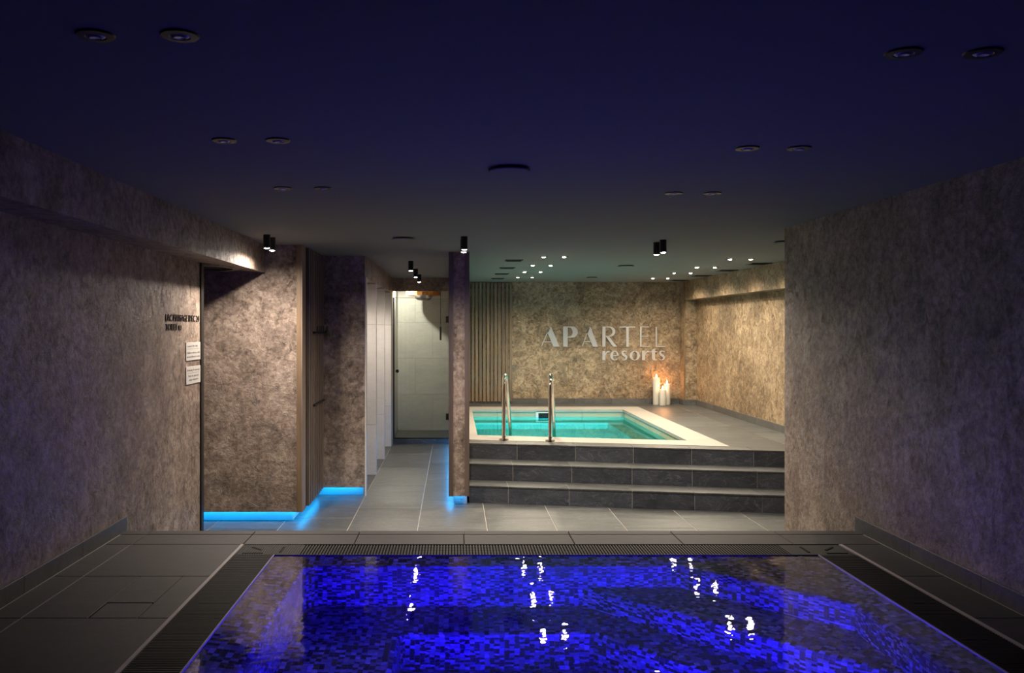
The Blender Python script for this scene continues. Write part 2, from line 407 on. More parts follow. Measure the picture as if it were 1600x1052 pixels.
# shower: bulkhead, kerb, walls
st(mk('wall_bulkhead', box(X_COR, XP0, Y_SH, Y_SH + .1, 2.156, ZC), M['stucco']), 'brown plaster bulkhead above the glass shower door', 'wall')
kerb = empty('trim_2', (X_COR, Y_SH, 0), 'low dark tiled kerb under the glass shower door', 'kerb', kind='structure')
for x0, x1 in ((X_COR, -.45), (-.45, XP0)): tile(kerb, x0, x1 - .003, Y_SH, Y_SH + .12, 0, .06, M['slate_dark_shaded'])
st(mk('floor_shower', box(X_COR, XP0, Y_SH + .12, 13.5, -.02, .035), M['slate']), 'grey floor of the shower behind the glass', 'floor')
shb = mk('wall_shower', box(X_COR - .2, XP0, 13.5, 13.6, 0, ZC), M['grout_mid'])
st(shb, 'light grey tiled back wall of the shower', 'wall')
for r, (z0, z1) in enumerate(((.035, .60), (.60, 1.16), (1.16, 1.72), (1.72, ZC))):
    xs = [X_COR - .2, -.6, XP0] if r % 2 else [X_COR - .2, -.33, XP0]
    for x0, x1 in zip(xs, xs[1:]): tile(shb, x0 + .0015, x1 - .0015, 13.488, 13.5, z0 + .0015, z1 - .0015, M['grey_tile'])
shl = mk('wall_shower_side', box(X_COR - .3, X_COR - .01, Y_SH + .1, 13.5, 0, ZC), M['white_tile']); st(shl, 'pale tiled left side of the shower', 'wall')
# far pool room
bw = st(mk('wall_back', box(-2.4, 3.8, YB, YB + .1, 0, ZC) if False else box(XP1 - .0, 3.8, YB, YB + .1, 0, ZC), M['stucco_gold']), 'golden brown plaster back wall behind the turquoise pool', 'wall')
st(mk('wall_pool_right', box(XRW, 3.8, 6.053, YB, 0, ZC), M['stucco_gold']), 'golden plaster wall on the right of the turquoise pool', 'wall')
st(mk('trim_3', box(3.457, XRW, 6.053, YB - .25, 2.053, ZC), M['stucco_gold']), 'plaster beam along the top of the pool room right wall', 'beam')
pil = st(mk('trim_4', box(3.457, XRW, YB - .25, YB, ZD, ZC), M['stucco_gold']), 'plaster pilaster in the far right corner of the pool room', 'pilaster')
mk('corner_strip', box(3.452, 3.47, YB - .254, YB - .236, ZD, ZC), M['wood'], pil)

# ---------------------------------------------------------------- lower corridor floor
fl = st(mk('floor', join(box(-3.3, XP1, 4.9, 13.6, -.15, -.003), box(XP1, 3.8, 4.9, 8.75, -.15, -.003)), M['grout']), 'grey slate tiled floor of the lower corridor', 'floor')
PX, LY = .567, 1.134
for k in range(-6, 7):
    x0 = .272 + PX * (k - 1); x1 = x0 + PX
    xa, xb = max(x0, -3.2), min(x1, XRW)
    if xb - xa < .05: continue
    if x1 <= X_CAB - .1: ymax = Y_CAB + .12
    elif x0 > XP1 - .2: ymax = 8.2 - .175 * x0
    else: ymax = Y_SH
    y = 7.06 + (k % 3) * .378 - 3 * LY
    while y < ymax:
        ya, yb = max(y, YE), min(y + LY, ymax)
        if yb - ya > .05: tile(fl, xa + .0025, xb - .0025, ya + .0025, yb - .0025, -.012, 0, M['slate'])
        y += LY
# ---------------------------------------------------------------- front raised deck
dk = st(mk('floor_front_deck', join(box(-2.1, -1.128, -1.5, YE - .02, 0, ZD - .012), box(2.07, 2.4, -1.5, YE - .02, 0, ZD - .012),
        box(-1.128, 2.07, 4.643, YE - .02, 0, ZD - .012), box(-1.128, 2.07, -1.5, 1.29, 0, ZD - .012)), M['grout_dark']),
        'slate deck darkened for dim light around the blue whirlpool', 'floor')
GL = .002
ys = [4.643, 4.05, 3.467, 2.89, 2.31, 1.72, 1.13, .55, -.05, -.65, -1.25]
for y1, y0 in zip(ys, ys[1:]):
    tile(dk, XL + .012, -1.737, y0 + GL, y1 - GL, ZD - .012, ZD, M['slate_deck'])
    if y1 == 4.05:   # this tile is cut around the access hatch
        tile(dk, -1.733, -1.472, y0 + GL, y1 - GL, ZD - .012, ZD, M['slate_deck'])
        tile(dk, -1.269, -1.145, y0 + GL, y1 - GL, ZD - .012, ZD, M['slate_deck'])
        tile(dk, -1.470, -1.271, 3.662, y1 - GL, ZD - .012, ZD, M['slate_deck'])
    else: tile(dk, -1.733, -1.145, y0 + GL, y1 - GL, ZD - .012, ZD, M['slate_deck'])
    tile(dk, 2.087, XR - .012, y0 + GL, y1 - GL, ZD - .012, ZD, M['slate_deck'])
for x0, x1 in zip((-1.89, -1.731, -1.134, -.537, .056, .652, 1.237, 1.83), (-1.731, -1.134, -.537, .056, .652, 1.237, 1.83, 2.318)):
    tile(dk, x0 + GL, x1 - GL, 4.648, 4.865, ZD - .012, ZD, M['slate_deck'])
    tile(dk, x0 + GL, x1 - GL, 4.869, YE, ZD - .020, ZD + .001, M['slate_deck'], 'nosing')
    tile(dk, x0 + GL, x1 - GL, YE - .02, YE - .004, .002, ZD - .022, M['slate_dark_shaded'], 'riser_tile')
mk('joint', box(-1.7368, -1.7332, -1.3, 4.64, ZD - .004, ZD - .0008), M['grout_mid'], dk)
hat = mk('access_hatch', cbox(-1.467, -1.274, 3.471, 3.658, ZD - .014, ZD - .001), M['slate_deck'])
tag(hat, 'small square tiled access cover set flush in the left deck', 'hatch')
# skirting tiles of the front room
for nm, xa, xb, lab in (('baseboard_left', XL, XL + .012, 'left'), ('baseboard_right', XR - .012, XR, 'right')):
    b = empty(nm, (xa, 1.7, ZD), 'dark tiled skirting along the %s wall of the front deck' % lab, 'skirting', kind='structure')
    xg = xb if lab == 'left' else xa - .004
    mk('grout_line', box(xg, xg + .004, -1.4, YE - .09, ZD - .002, ZD + .0012), M['grout'], b)
    y = YE + .02
    while y > -.9:
        tile(b, xa, xb, y - .595, y - .003, ZD, ZD + .080, M['skirt'], b=.001); y -= .595

# ---------------------------------------------------------------- steps up to the far pool
def r1(x): return 8.12 - .175 * x
def r2(x): return 8.43 - .175 * x
def r3(x): return 8.75 - .190 * x
def c_out(x): return 8.99 - .20 * x
def c_in(x): return 9.39 - .21 * x
XS0, XS1 = XP1 + .002, XRW - .002
steps = empty('pool_steps', (1.8, 8.0, 0), 'three slate steps with shade-darkened risers up to the turquoise pool deck', 'steps', kind='structure')
zs = [0, .160, .318, ZD]
joints = [[.507, 1.06, 1.62, 2.16, 2.73, 3.28], [.57, 1.126, 1.68, 2.22, 2.79, 3.34], [.633, 1.2, 1.75, 2.29, 2.85, 3.40]]
fr = [r1, r2, r3, c_out]
TT = .014
for k in range(3):
    f, b = fr[k], fr[k + 1]
    core = [(XS0, f(XS0) + .0045), (XS1, f(XS1) + .0045), (XS1, b(XS1) + .05), (XS0, b(XS0) + .05)]
    mk('step_core', prism(core, zs[0], zs[k + 1] - .003), M['grout'], steps)
    xs = [XS0] + joints[k] + [XS1]
    for x0, x1 in zip(xs, xs[1:]):
        a, c = x0 + .002, x1 - .002
        mk('riser_tile', prism([(a, f(a) + .002), (c, f(c) + .002), (c, f(c) + TT), (a, f(a) + TT)], zs[k] + .001, zs[k + 1] - TT), M['slate_dark_shaded'], steps)
        if k < 2:
            mk('tread_tile', prism([(a, f(a) - .003), (c, f(c) - .003), (c, b(c)), (a, b(a))], zs[k + 1] - .012, zs[k + 1]), M['slate'], steps)
# ---------------------------------------------------------------- raised rear deck and its tiles
XI0, XI1, XO1, YI, YO = .256, 2.40, 2.70, 12.25, 12.69      # pool inner edges, coping outer edges
dr = st(mk('floor_rear_deck', join(
        prism([(XS0, c_out(XS0) - .1), (XS1, c_out(XS1) - .1), (XS1, c_in(XS1)), (XS0, c_in(XS0))], .30, ZD - .003),
        box(XI1 + .03, XS1, 8.9, YB, .2, ZD - .003), box(XS0, XI1 + .03, YI + .03, YB, .2, ZD - .003), box(XS0, XI0 - .03, 9.3, YI + .03, .2, ZD - .003)), M['grout']),
        'grey slate deck around the turquoise pool', 'floor')
xs = [XS0] + joints[2] + [XS1]
for x0, x1 in zip(xs, xs[1:]):
    a, c = x0 + .002, x1 - .002
    mk('tile', prism([(a, r3(a) - .003), (c, r3(c) - .003), (c, c_out(c) - .003), (a, c_out(a) - .003)], ZD - .012, ZD), M['slate'], dr)
xs = [XS0, .43, 1.01, 1.577, 2.14, 2.704, 3.29, XS1]
for x0, x1 in zip(xs, xs[1:]): tile(dr, x0 + .002, x1 - .002, YO + .003, YB - .012, ZD - .012, ZD, M['slate'])
for x0, x1, off in ((XO1 + .003, 3.29, 0), (3.29, XS1, .5)):
    ya = 8.6 + off; first = True
    yy = c_out((x0 + x1) / 2)
    edges = []
    y = 9.05 + off
    while y < YO: edges.append(y); y += LY
    edges.append(YO)
    mk('tile', prism([(x0 + .002, c_out(x0) + .001), (x1 - .002, c_out(x1) + .001), (x1 - .002, edges[0] - .002), (x0 + .002, edges[0] - .002)], ZD - .012, ZD), M['slate'], dr)
    for y0, y1 in zip(edges, edges[1:]): tile(dr, x0 + .002, x1 - .002, y0 + .002, y1 - .002, ZD - .012, ZD, M['slate'])
# skirting in the pool room
bb = empty('baseboard_back', (1.8, YB, ZD), 'grey tiled skirting below the golden back wall', 'skirting', kind='structure')
x = XS0
while x < 3.44:
    x1 = min(x + .567, 3.445); tile(bb, x, x1 - .003, YB - .012, YB, ZD, ZD + .085, M['skirt']); x += .567
tile(bb, 3.447, XRW - .012, YB - .264, YB - .252, ZD, ZD + .085, M['skirt'])
tile(bb, 3.439, 3.451, YB - .262, YB - .012, ZD, ZD + .085, M['skirt'])
br_ = empty('baseboard_right_rear', (XRW, 10.6, ZD), 'grey tiled skirting along the right wall of the pool room', 'skirting', kind='structure')
y = YB - .27
while y > 8.4: tile(br_, XRW - .012, XRW, y - .85, y - .003, ZD, ZD + .085, M['skirt']); y -= .85

# ================================================================== FAR TURQUOISE POOL
pool = empty('plunge_pool', (1.33, 10.6, 0), 'turquoise pool with a cream stone coping on the raised rear deck', 'pool')
CT = .03
def coping(poly): mk('coping_stone', prism(poly, ZD - CT, ZD + .004), M['stone'], pool)
xs = [XS0, .62, 1.22, 1.82, 2.40]
for x0, x1 in zip(xs, xs[1:]):
    a, c = x0 + .0008, x1 - .0008
    coping([(a, c_out(a)), (c, c_out(c)), (c, c_in(c)), (a, c_in(a))])
    coping([(a, YI), (c, YI), (c, YO), (a, YO)])
coping([(2.4008, c_out(2.40)), (XO1, c_out(XO1)), (XO1, 9.6), (2.4008, 9.6)])
coping([(2.4008, 12.251), (XO1, 12.251), (XO1, YO), (2.4008, YO)])
for y0, y1 in ((9.601, 10.48), (10.481, 11.36), (11.361, 12.25)): coping([(2.4008, y0), (XO1, y0), (XO1, y1), (2.4008, y1)])
for y0, y1 in ((c_in(XI0), 10.4), (10.401, 11.3), (11.301, YI)): coping([(XS0, y0 + .001), (XI0, y0 + .001), (XI0, y1 - .001), (XS0, y1 - .001)])
WZ = .37; BO = .02
pl = [(XI0 - BO, c_in(XI0) - BO), (XI1 + BO, c_in(XI1) - BO), (XI1 + BO, YI + BO), (XI0 - BO, YI + BO)]
PZ = -.62
bv, bf, bu = [], [], []
for i in range(4):
    (xa, ya), (xb, yb) = pl[i], pl[(i + 1) % 4]; n = len(bv); L = math.hypot(xb - xa, yb - ya)
    bv += [(xa, ya, PZ), (xb, yb, PZ), (xb, yb, ZD - CT), (xa, ya, ZD - CT)]
    bf.append((n + 3, n + 2, n + 1, n)); bu.append([(0, ZD), (L, ZD), (L, PZ), (0, PZ)])
n = len(bv); bv += [(x, y, PZ) for x, y in pl]; bf.append((n, n + 1, n + 2, n + 3)); bu.append([(x, y) for x, y in pl])
mk('basin', (bv, bf), M['pool_tile'], pool, uvs=bu)
def uvbox(x0, x1, y0, y1, z0, z1):
    g = box(x0, x1, y0, y1, z0, z1); u = []
    for q in g[1]:
        p = [g[0][i] for i in q]
        if len({a[2] for a in p}) == 1: u.append([(a[0], a[1]) for a in p])
        elif len({a[1] for a in p}) == 1: u.append([(a[0], a[2]) for a in p])
        else: u.append([(a[1], a[2]) for a in p])
    return g, u
g, u = uvbox(XI0 - BO, XI1 + BO, YI - .34, YI + BO - .001, PZ, .02); mk('bench', g, M['pool_tile'], pool, uvs=u)
g, u = uvbox(XI1 - .28, XI1 + BO - .001, 9.0, YI - .345, PZ, .02); mk('bench', g, M['pool_tile'], pool, uvs=u)
skm = mk('skimmer', join(box(1.165, 1.20, YI + BO - .02, YI + BO, .17, .455), box(1.39, 1.425, YI + BO - .02, YI + BO, .17, .455),
        box(1.20, 1.39, YI + BO - .02, YI + BO, .425, .455), box(1.20, 1.39, YI + BO - .02, YI + BO, .17, .205)), M['skimmer'], pool)
mk('skimmer_mouth', box(1.20, 1.39, YI + BO - .008, YI + BO - .001, .205, .425), M['black_matt'], pool)
mk('floor_drain', lathe([(0, .012), (.07, .012), (.09, .006), (.10, 0)][::-1], (1.23, 11.0, PZ)), M['steel'], pool)
for x in (.75, 1.35, 1.95):
    y = c_in(x) - BO
    lp = mk('underwater_lamp', lathe([(.0, .03), (.07, .028), (.09, .0)][::-1], (x, y, -.05), axis='y'), M['lens_off'], pool)
    lp.rotation_euler = (0, 0, math.pi)
    area(pool, (x, y + .07, -.05), P_CYAN, C_CYAN, .16, (0.0, 1, -.12), spread=80)
pw = mk('pool_water', ([(x, y, WZ) for x, y in pl], [(0, 1, 2, 3)]), M['water_cyan'])
tag(pw, 'clear turquoise water filling the raised rear pool', 'water', kind='stuff')
# handrails
def handrail(x, y, lab):
    d = Vector((.2, .98, 0)).normalized(); o = Vector((x, y, ZD))
    t = empty('pool_handrail', o, lab, 'handrail', 'steel handrails of the turquoise pool')
    H = .67; pts = [o + Vector((0, 0, h)) for h in (.0, .2, .4, H - .12)]
    for k in range(1, 9):
        a = math.pi * k / 9
        pts.append(o + d * (.11 - .11 * math.cos(a)) + Vector((0, 0, H - .12 + .12 * math.sin(a))))
    pts += [o + d * s + Vector((0, 0, h)) for s, h in ((.235, H - .15), (.35, .34), (.50, .05), (.55, -.1), (.57, -.5))]
    mk('rail', tube(pts, .019, 14), M['chrome'], t, smooth=math.radians(60))
    mk('flange', lathe([(.052, .004), (.05, .014), (.022, .018), (.0195, .05)], o, 24), M['chrome'], t, smooth=math.radians(40))
handrail(.517, 8.93, 'polished steel pool handrail nearer the partition')
handrail(.986, 8.84, 'polished steel pool handrail on the right, nearer the candles')
# candles
for x, y, r, h, lab in ((3.067, 13.075, .053, .405, 'tallest ivory candle, left of the three by the back wall'),
                        (3.133, 12.955, .050, .235, 'shortest ivory candle, in front of the other two'),
                        (3.226, 13.07, .050, .312, 'medium ivory candle, rightmost of the three by the back wall')):
    c = empty('candle', (x, y, ZD), lab, 'candle', 'lit pillar candles')
    mk('wax_body', lathe([(0, 0), (r * .96, 0), (r, .006), (r, h - .006), (r * .95, h), (r * .82, h - .004), (r * .7, h - .02), (0, h - .024)], (x, y, ZD), 28), M['wax'], c, smooth=math.radians(50))
    mk('wick', lathe([(.0015, 0), (.0015, .03), (0, .032)], (x, y, ZD + h - .025), 8), M['wick'], c)
    mk('flame', lathe([(0, 0), (.008, .008), (.0125, .02), (.010, .036), (.004, .052), (0, .062)], (x, y, ZD + h - .002), 12), M['flame'], c, smooth=True)
    li = bpy.data.lights.new('candle_light', 'POINT'); li.energy = P_CANDLE; li.color = (1, .36, .12); li.shadow_soft_size = .015
    o = bpy.data.objects.new('candle_light', li); COL.objects.link(o); o.parent = c; o.location = (0, -.0, h + .05)
# slat screen on the back wall
ss = empty('slat_screen', (.53, YB, .515), 'vertical walnut slat screen on the back wall beside the steel lettering', 'screen')
for z in (.60, 1.415, 2.25): mk('batten', box(XS0 + .002, .905, YB - .018, YB - .001, z - .02, z + .02), M['wood_dark'], ss)
x = .158
while x < .90:
    mk('slat', cbox(x, x + .040, YB - .045, YB - .019, .515, ZC - .012, .002), M['wood'], ss); x += .0575

# ================================================================== WALL LETTERING "APARTEL resorts"
SG = empty('wall_lettering', (2.1, YB, 1.35), 'brushed steel lettering reading APARTEL resorts on the golden back wall', 'sign')
SU = .0016713
def P(u, v): return (1.0846 + u * SU, 1.9526 - v * SU)
def ear(poly_outer, holes=()):
    """extruded flat letter shape from polygons, holes cut"""
    bm = bmesh.new(); es = []
    for pts in [poly_outer, *holes]:
        vs_ = [bm.verts.new((*P(*p), 0)) for p in pts]
        es += [bm.edges.new((vs_[i], vs_[(i + 1) % len(vs_)])) for i in range(len(vs_))]
    bmesh.ops.triangle_fill(bm, use_beauty=True, use_dissolve=False, edges=es)
    bmesh.ops.recalc_face_normals(bm, faces=bm.faces)
    for f in bm.faces:
        if f.normal.z < 0: f.normal_flip()
    r = bmesh.ops.extrude_face_region(bm, geom=bm.faces[:])
    for e in r['geom']:
        if isinstance(e, bmesh.types.BMVert): e.co.z += .012
    bmesh.ops.recalc_face_normals(bm, faces=bm.faces)
    bm.verts.index_update()
    v = [(q.co.x, YB - .002 - q.co.z, q.co.y) for q in bm.verts]; f = [tuple(l.index for l in q.verts) for q in bm.faces]
    bm.free(); return v, f
def rect(a, b, c, d): return [(a, c), (b, c), (b, d), (a, d)]
def ell(cx, cy_, rx, ry, n=28, a0=0, a1=360): return [(cx + rx * math.cos(math.radians(a0 + (a1 - a0) * k / n)), cy_ + ry * math.sin(math.radians(a0 + (a1 - a0) * k / n))) for k in range(n + (a1 - a0 != 360))]
def stroke(pts, ws):
    L, R = [], []
    for i, (p, wd) in enumerate(zip(pts, ws)):
        q0, q1 = pts[max(i - 1, 0)], pts[min(i + 1, len(pts) - 1)]
        dx, dy = q1[0] - q0[0], q1[1] - q0[1]; m = math.hypot(dx, dy) or 1
        L.append((p[0] - dy / m * wd / 2, p[1] + dx / m * wd / 2)); R.append((p[0] + dy / m * wd / 2, p[1] - dx / m * wd / 2))
    return L + R[::-1]
def letter(*geos): mk('letter', join(*geos), M['letter'], SG)
# A P A R T E L
def bigA(x0, xt, x1, th, bar):
    letter(ear([(xt - 6, 180), (xt + 12, 180), (x1, 362), (x1 - th, 362), (xt - 22, 228)]), ear([(x0, 358), (xt - 4, 184), (xt + 3, 190), (x0 + 9, 358)]),
           ear(rect(x0 + 22, xt + 20, bar, bar + 8)))
bigA(148, 228, 318, 58, 314)
letter(ear(rect(350, 392, 176, 362)), ear([(392, 176), (440, 177)] + ell(430, 228, 54, 52, 14, -80, 80) + [(392, 280), (392, 270), (412, 268)] + ell(412, 228, 24, 39, 12, 80, -80) + [(392, 188)]))
bigA(520, 588, 668, 46, 312)
letter(ear(rect(708, 737, 178, 362)), ear([(737, 178), (780, 178)] + ell(776, 224, 50, 46, 14, -80, 80) + [(737, 271), (737, 263), (766, 262)] + ell(766, 224, 34, 37, 12, 80, -80) + [(737, 186)]),
       ear([(740, 268), (764, 264), (842, 362), (806, 362)]))
letter(ear(rect(865, 1008, 178, 187)), ear(rect(926, 949, 187, 364)))
letter(ear(rect(1052, 1066, 178, 364)), ear(rect(1066, 1134, 178, 185)), ear(rect(1066, 1128, 263, 270)), ear(rect(1066, 1137, 356, 364)))
letter(ear(rect(1195, 1207, 180, 367)), ear(rect(1207, 1282, 358, 367)))
# r e s o r t s
def lr(x): letter(ear(rect(x, x + 28, 400, 487)), ear([(x + 28, 424), (x + 36, 408), (x + 50, 400), (x + 64, 402), (x + 66, 416), (x + 52, 412), (x + 40, 420), (x + 30, 440), (x + 28, 444)]))
def ls(x, wd):
    c = []
    k = wd / 62
    for u, v in ((56, 414), (46, 404), (31, 401), (16, 408), (12, 422), (24, 436), (42, 446), (50, 460), (46, 474), (31, 484), (15, 482), (4, 470)): c.append((x + u * k, v))
    letter(ear(stroke(c, [6, 7, 9, 16, 20, 22, 22, 20, 16, 9, 7, 6])))
lr(708)
letter(ear([(859, 446)] + ell(819, 444, 40, 44, 24, 0, -318) + [(842, 468), (828, 478)] + ell(822, 444, 17, 37, 18, 80, 350)), ear(rect(806, 859, 439, 447)))
ls(878, 62)
letter(ear(ell(1004, 444, 47, 44, 32), [ell(1004, 444, 22, 38, 28)]))
lr(1070)
letter(ear([(1160, 390), (1190, 378), (1190, 404), (1206, 404), (1206, 413), (1190, 413), (1190, 466), (1196, 477), (1208, 476), (1206, 484), (1190, 489), (1170, 485), (1160, 470), (1160, 413), (1148, 413), (1148, 404), (1160, 404)]))
ls(1222, 62)

# ================================================================== COAT NICHE
sp_ = empty('slatted_wall_cladding', (X_CAB, 7.95, ZPB), 'grey brown vertical slat cladding on the side of the coat niche', 'cladding')
mk('backing', box(X_CAB - .001, X_CAB + .003, Y_CAB + .24, Y_NICHE - .002, ZPB, ZC - .004), M['black'], sp_)  # black sheet put in so the gaps between slats read as shade
y = Y_CAB + .25
while y < Y_NICHE - .06:
    mk('slat', cbox(X_CAB + .003, X_CAB + .026, y, y + .050, ZPB, ZC - .004, .002), M['wood_side'], sp_); y += .098
cr = empty('coat_rack', (X_CAB + .03, 8.05, 1.60), 'black coat rack with upright hooks on the slat panel', 'coat rack')
mk('rail', box(X_CAB + .027, X_CAB + .045, 7.72, 8.37, 1.585, 1.605), M['black'], cr)
for y in (7.75, 7.87, 7.99, 8.11, 8.33):
    mk('hook', tube([(X_CAB + .046, y, 1.595), (X_CAB + .056, y, 1.595), (X_CAB + .062, y, 1.605), (X_CAB + .062, y, 1.655)], .006, 8), M['black'], cr)
cr = empty('coat_rail', (X_CAB + .03, 8.05, .944), 'plain black rail low on the slat panel below the coat rack', 'rail')
mk('bar', box(X_CAB + .027, X_CAB + .043, 7.73, 8.33, .936, .952), M['black'], cr)
# round recess in the soffit
rc = empty('round_ceiling_recess', (-2.1, 6.80, 2.125), 'round black opening in the soffit above the side passage', 'vent')
mk('collar', lathe([(.36, .0), (.36, -.022), (.41, -.022), (.42, -.002)], (-2.11, 6.80, 2.125), 40), M['stucco'], rc, smooth=math.radians(40))
mk('dark_disc', lathe([(0, -.004), (.36, -.004)], (-2.11, 6.80, 2.125), 40), M['black_matt'], rc)

# ================================================================== NOTICES ON THE LEFT WALL
def text_mesh(body, size):
    cu = bpy.data.curves.new('text', 'FONT'); cu.body = body; cu.size = size; cu.extrude = .004; cu.resolution_u = 2
    o = bpy.data.objects.new('text_tmp', cu); COL.objects.link(o)
    dg = bpy.context.evaluated_depsgraph_get(); me = bpy.data.meshes.new_from_object(o.evaluated_get(dg))
    v = [tuple(p.co) for p in me.vertices]; f = [tuple(p.vertices) for p in me.polygons]
    bpy.data.objects.remove(o); bpy.data.meshes.remove(me); bpy.data.curves.remove(cu); return v, f
def wall_text(name, body, size, y0, y1, z, parent, mat, depth, xoff=0.0):
    v, f = text_mesh(body, size)
    a = min(p[0] for p in v); b = max(p[0] for p in v); s = (y1 - y0) / (b - a)
    # readable from the room: text runs towards +Y on the left wall
    v = [(XL + xoff + (p[2] + .004) / .008 * depth, y0 + (p[0] - a) * s, z + p[1]) for p in v]
    if name != 'letter': return mk(name, (v, f), mat, parent)
    root = list(range(len(v)))                      # raised letters: one object for each letter
    def find(i):
        while root[i] != i: root[i] = root[root[i]]; i = root[i]
        return i
    for q in f:
        for i in q[1:]: root[find(i)] = find(q[0])
    isl = {}
    for q in f: isl.setdefault(find(q[0]), []).append(q)
    for fs in isl.values():
        ids = sorted({i for q in fs for i in q}); mp = {i: k for k, i in enumerate(ids)}
        mk(name, ([v[i] for i in ids], [tuple(mp[i] for i in q) for q in fs]), mat, parent)
ws = empty('wall_sign', (XL, 6.03, 1.62), 'raised black lettering on the left wall above the white notices', 'sign')
wall_text('letter', 'LAC MASSAGE IDEC 24', .066, 5.66, 6.40, 1.683, ws, M['black'], .005)
wall_text('letter', 'TOILET', .064, 5.66, 5.90, 1.622, ws, M['black'], .005)
mk('pictogram', box(XL, XL + .006, 5.925, 5.985, 1.624, 1.655), M['black'], ws)
for z0, z1, lines, lab in ((1.405, 1.533, [('Leisure Ver. Bar', 1.500, .07, .92 - .12), None, ('Children without adults', 1.452, .04, .96), ('are not allowed to enter', 1.424, .04, .96)], 'upper white notice on the left wall under the black lettering'),
                           (1.236, 1.36, [('Relaxing & massage', 1.328, .06, .94), None, ('Please be quiet and', 1.286, .14, .86), ('enjoy relaxation', 1.259, .18, .82)], 'lower white notice on the left wall beside the black edge trim')):
    Y0, Y1 = 6.085, 6.425
    nb = empty('notice_board', (XL, (Y0 + Y1) / 2, z0), lab, 'notice')
    mk('board', cbox(XL, XL + .006, Y0, Y1, z0, z1, .0008), M['white_plate'], nb)
    for l in lines:
        if l is None: mk('rule', box(XL + .006, XL + .0066, Y0 + .03, Y1 - .03, z1 - .0475, z1 - .0455), M['ink'], nb)
        else: wall_text('printed_line', l[0], .022, Y0 + (Y1 - Y0) * l[2], Y0 + (Y1 - Y0) * l[3], l[1], nb, M['ink'], .0006, .006)

# ================================================================== SHOWER
dr_ = empty('glass_shower_door', (-.45, Y_SH + .05, .06), 'frameless clear glass shower door with black edge trim at the corridor end', 'shower door')
YG = Y_SH + .055
mk('glass_pane', box(-.855, XP0 - .004, YG, YG + .008, .078, 2.06), M['glass'], dr_)
mk('frame_post', box(X_COR + .002, -.842, YG - .012, YG + .022, .06, 2.065), M['black'], dr_)
mk('frame_sill', box(-.842, XP0 - .002, YG - .012, YG + .022, .06, .078), M['black'], dr_)
mk('top_edge', box(-.842, XP0 - .004, YG - .001, YG + .009, 2.06, 2.066), M['skimmer'], dr_)
mk('knob', lathe([(0, .03), (.02, .03), (.024, .024), (.024, .0)][::-1], (-.80, YG, 1.022), 20, 'y'), M['black'], dr_)
for z in (.375, 1.755): mk('hinge', cbox(-.112, XP0 - .002, YG - .018, YG + .026, z - .045, z + .045, .003), M['black'], dr_)
bk = empty('shower_bucket', (-.46, 12.85, 2.06), 'orange wooden drench bucket with a steel bowl hanging in the shower', 'bucket')
bx, by = -.46, 12.88
for k in range(20):
    a0 = 2 * math.pi * k / 20 + .006; a1 = 2 * math.pi * (k + 1) / 20 - .006; R, r = .255, .235
    mk('stave', prism([(bx + R * math.cos(a0), by + R * math.sin(a0)), (bx + R * math.cos(a1), by + R * math.sin(a1)), (bx + r * math.cos(a1), by + r * math.sin(a1)), (bx + r * math.cos(a0), by + r * math.sin(a0))], 2.115, ZC - .002), M['bucket'], bk)
mk('base_board', lathe([(0, .0), (.236, .0), (.236, .02), (0, .02)], (bx, by, 2.125), 32), M['bucket'], bk)
mk('bowl', lathe([(0, 0), (.06, .004), (.105, .022), (.128, .05), (.13, .085)], (bx + .01, by, 2.038), 32), M['steel'], bk, smooth=True)
pc = empty('pull_cord', (-.20, 12.8, 1.45), 'black pull cord with a long handle inside the shower', 'cord')
mk('cord', tube([(-.195, 12.80, ZC - .001), (-.195, 12.80, 1.645)], .004, 6), M['black'], pc)
mk('handle', lathe([(0, 0), (.013, .002), (.014, .01), (.014, .19), (.011, .2), (0, .2)], (-.195, 12.80, 1.452), 14), M['black'], pc)
sl = empty('shower_spotlight', (-.82, 12.66, ZC), 'small black spotlight on the shower ceiling behind the bulkhead', 'spotlight')
mk('body', lathe([(0, 0), (.026, 0), (.026, -.072), (.022, -.074), (.022, -.068)], (-.82, 12.66, ZC), 24), M['black'], sl)
mk('lens', lathe([(0, -.076), (.014, -.074), (.022, -.068)], (-.82, 12.66, ZC), 24), M['lens_on'], sl)
spot(sl, (-.82, 12.66, ZC - .09), P_SHOWER, (1, .92, .76), 174, .4, .012, (.1, .15, -1))

# ================================================================== CEILING FIXTURES
def cyl_spot(x, y, lab, grp, power, angle=162):
    t = empty('cylinder_spotlight', (x, y, ZC), lab, 'spotlight', grp)
    mk('body', lathe([(0, 0), (.026, 0), (.0262, -.002), (.0262, -.098), (.0245, -.1), (.022, -.1), (.022, -.092)], (x, y, ZC), 24), M['black'], t, smooth=math.radians(40))
    mk('lens', lathe([(0, -.107), (.012, -.105), (.02, -.100), (.022, -.094)], (x, y, ZC), 20), M['lens_spot'], t)
    spot(t, (x, y, ZC - .116), power, C_SPOT, angle, 1.0, .018)
G1 = 'black cylinder spotlights in pairs'; G2 = 'black cylinder spotlights over the corridor'
cyl_spot(-1.40, 6.47, 'black cylinder spotlight by the soffit, nearer one of the pair', G1, P_SPOT, 174)
cyl_spot(-1.402, 6.67, 'black cylinder spotlight by the soffit, farther one of the pair', G1, P_SPOT, 174)
cyl_spot(.080, 6.60, 'black cylinder spotlight in front of the partition, nearer one of the pair', G1, P_SPOT)
cyl_spot(.078, 6.82, 'black cylinder spotlight in front of the partition, farther one of the pair', G1, P_SPOT)
cyl_spot(1.66, 6.85, 'black cylinder spotlight above the steps, right one of the pair', G1, P_SPOT)
cyl_spot(1.655, 7.05, 'black cylinder spotlight above the steps, left one of the pair', G1, P_SPOT)
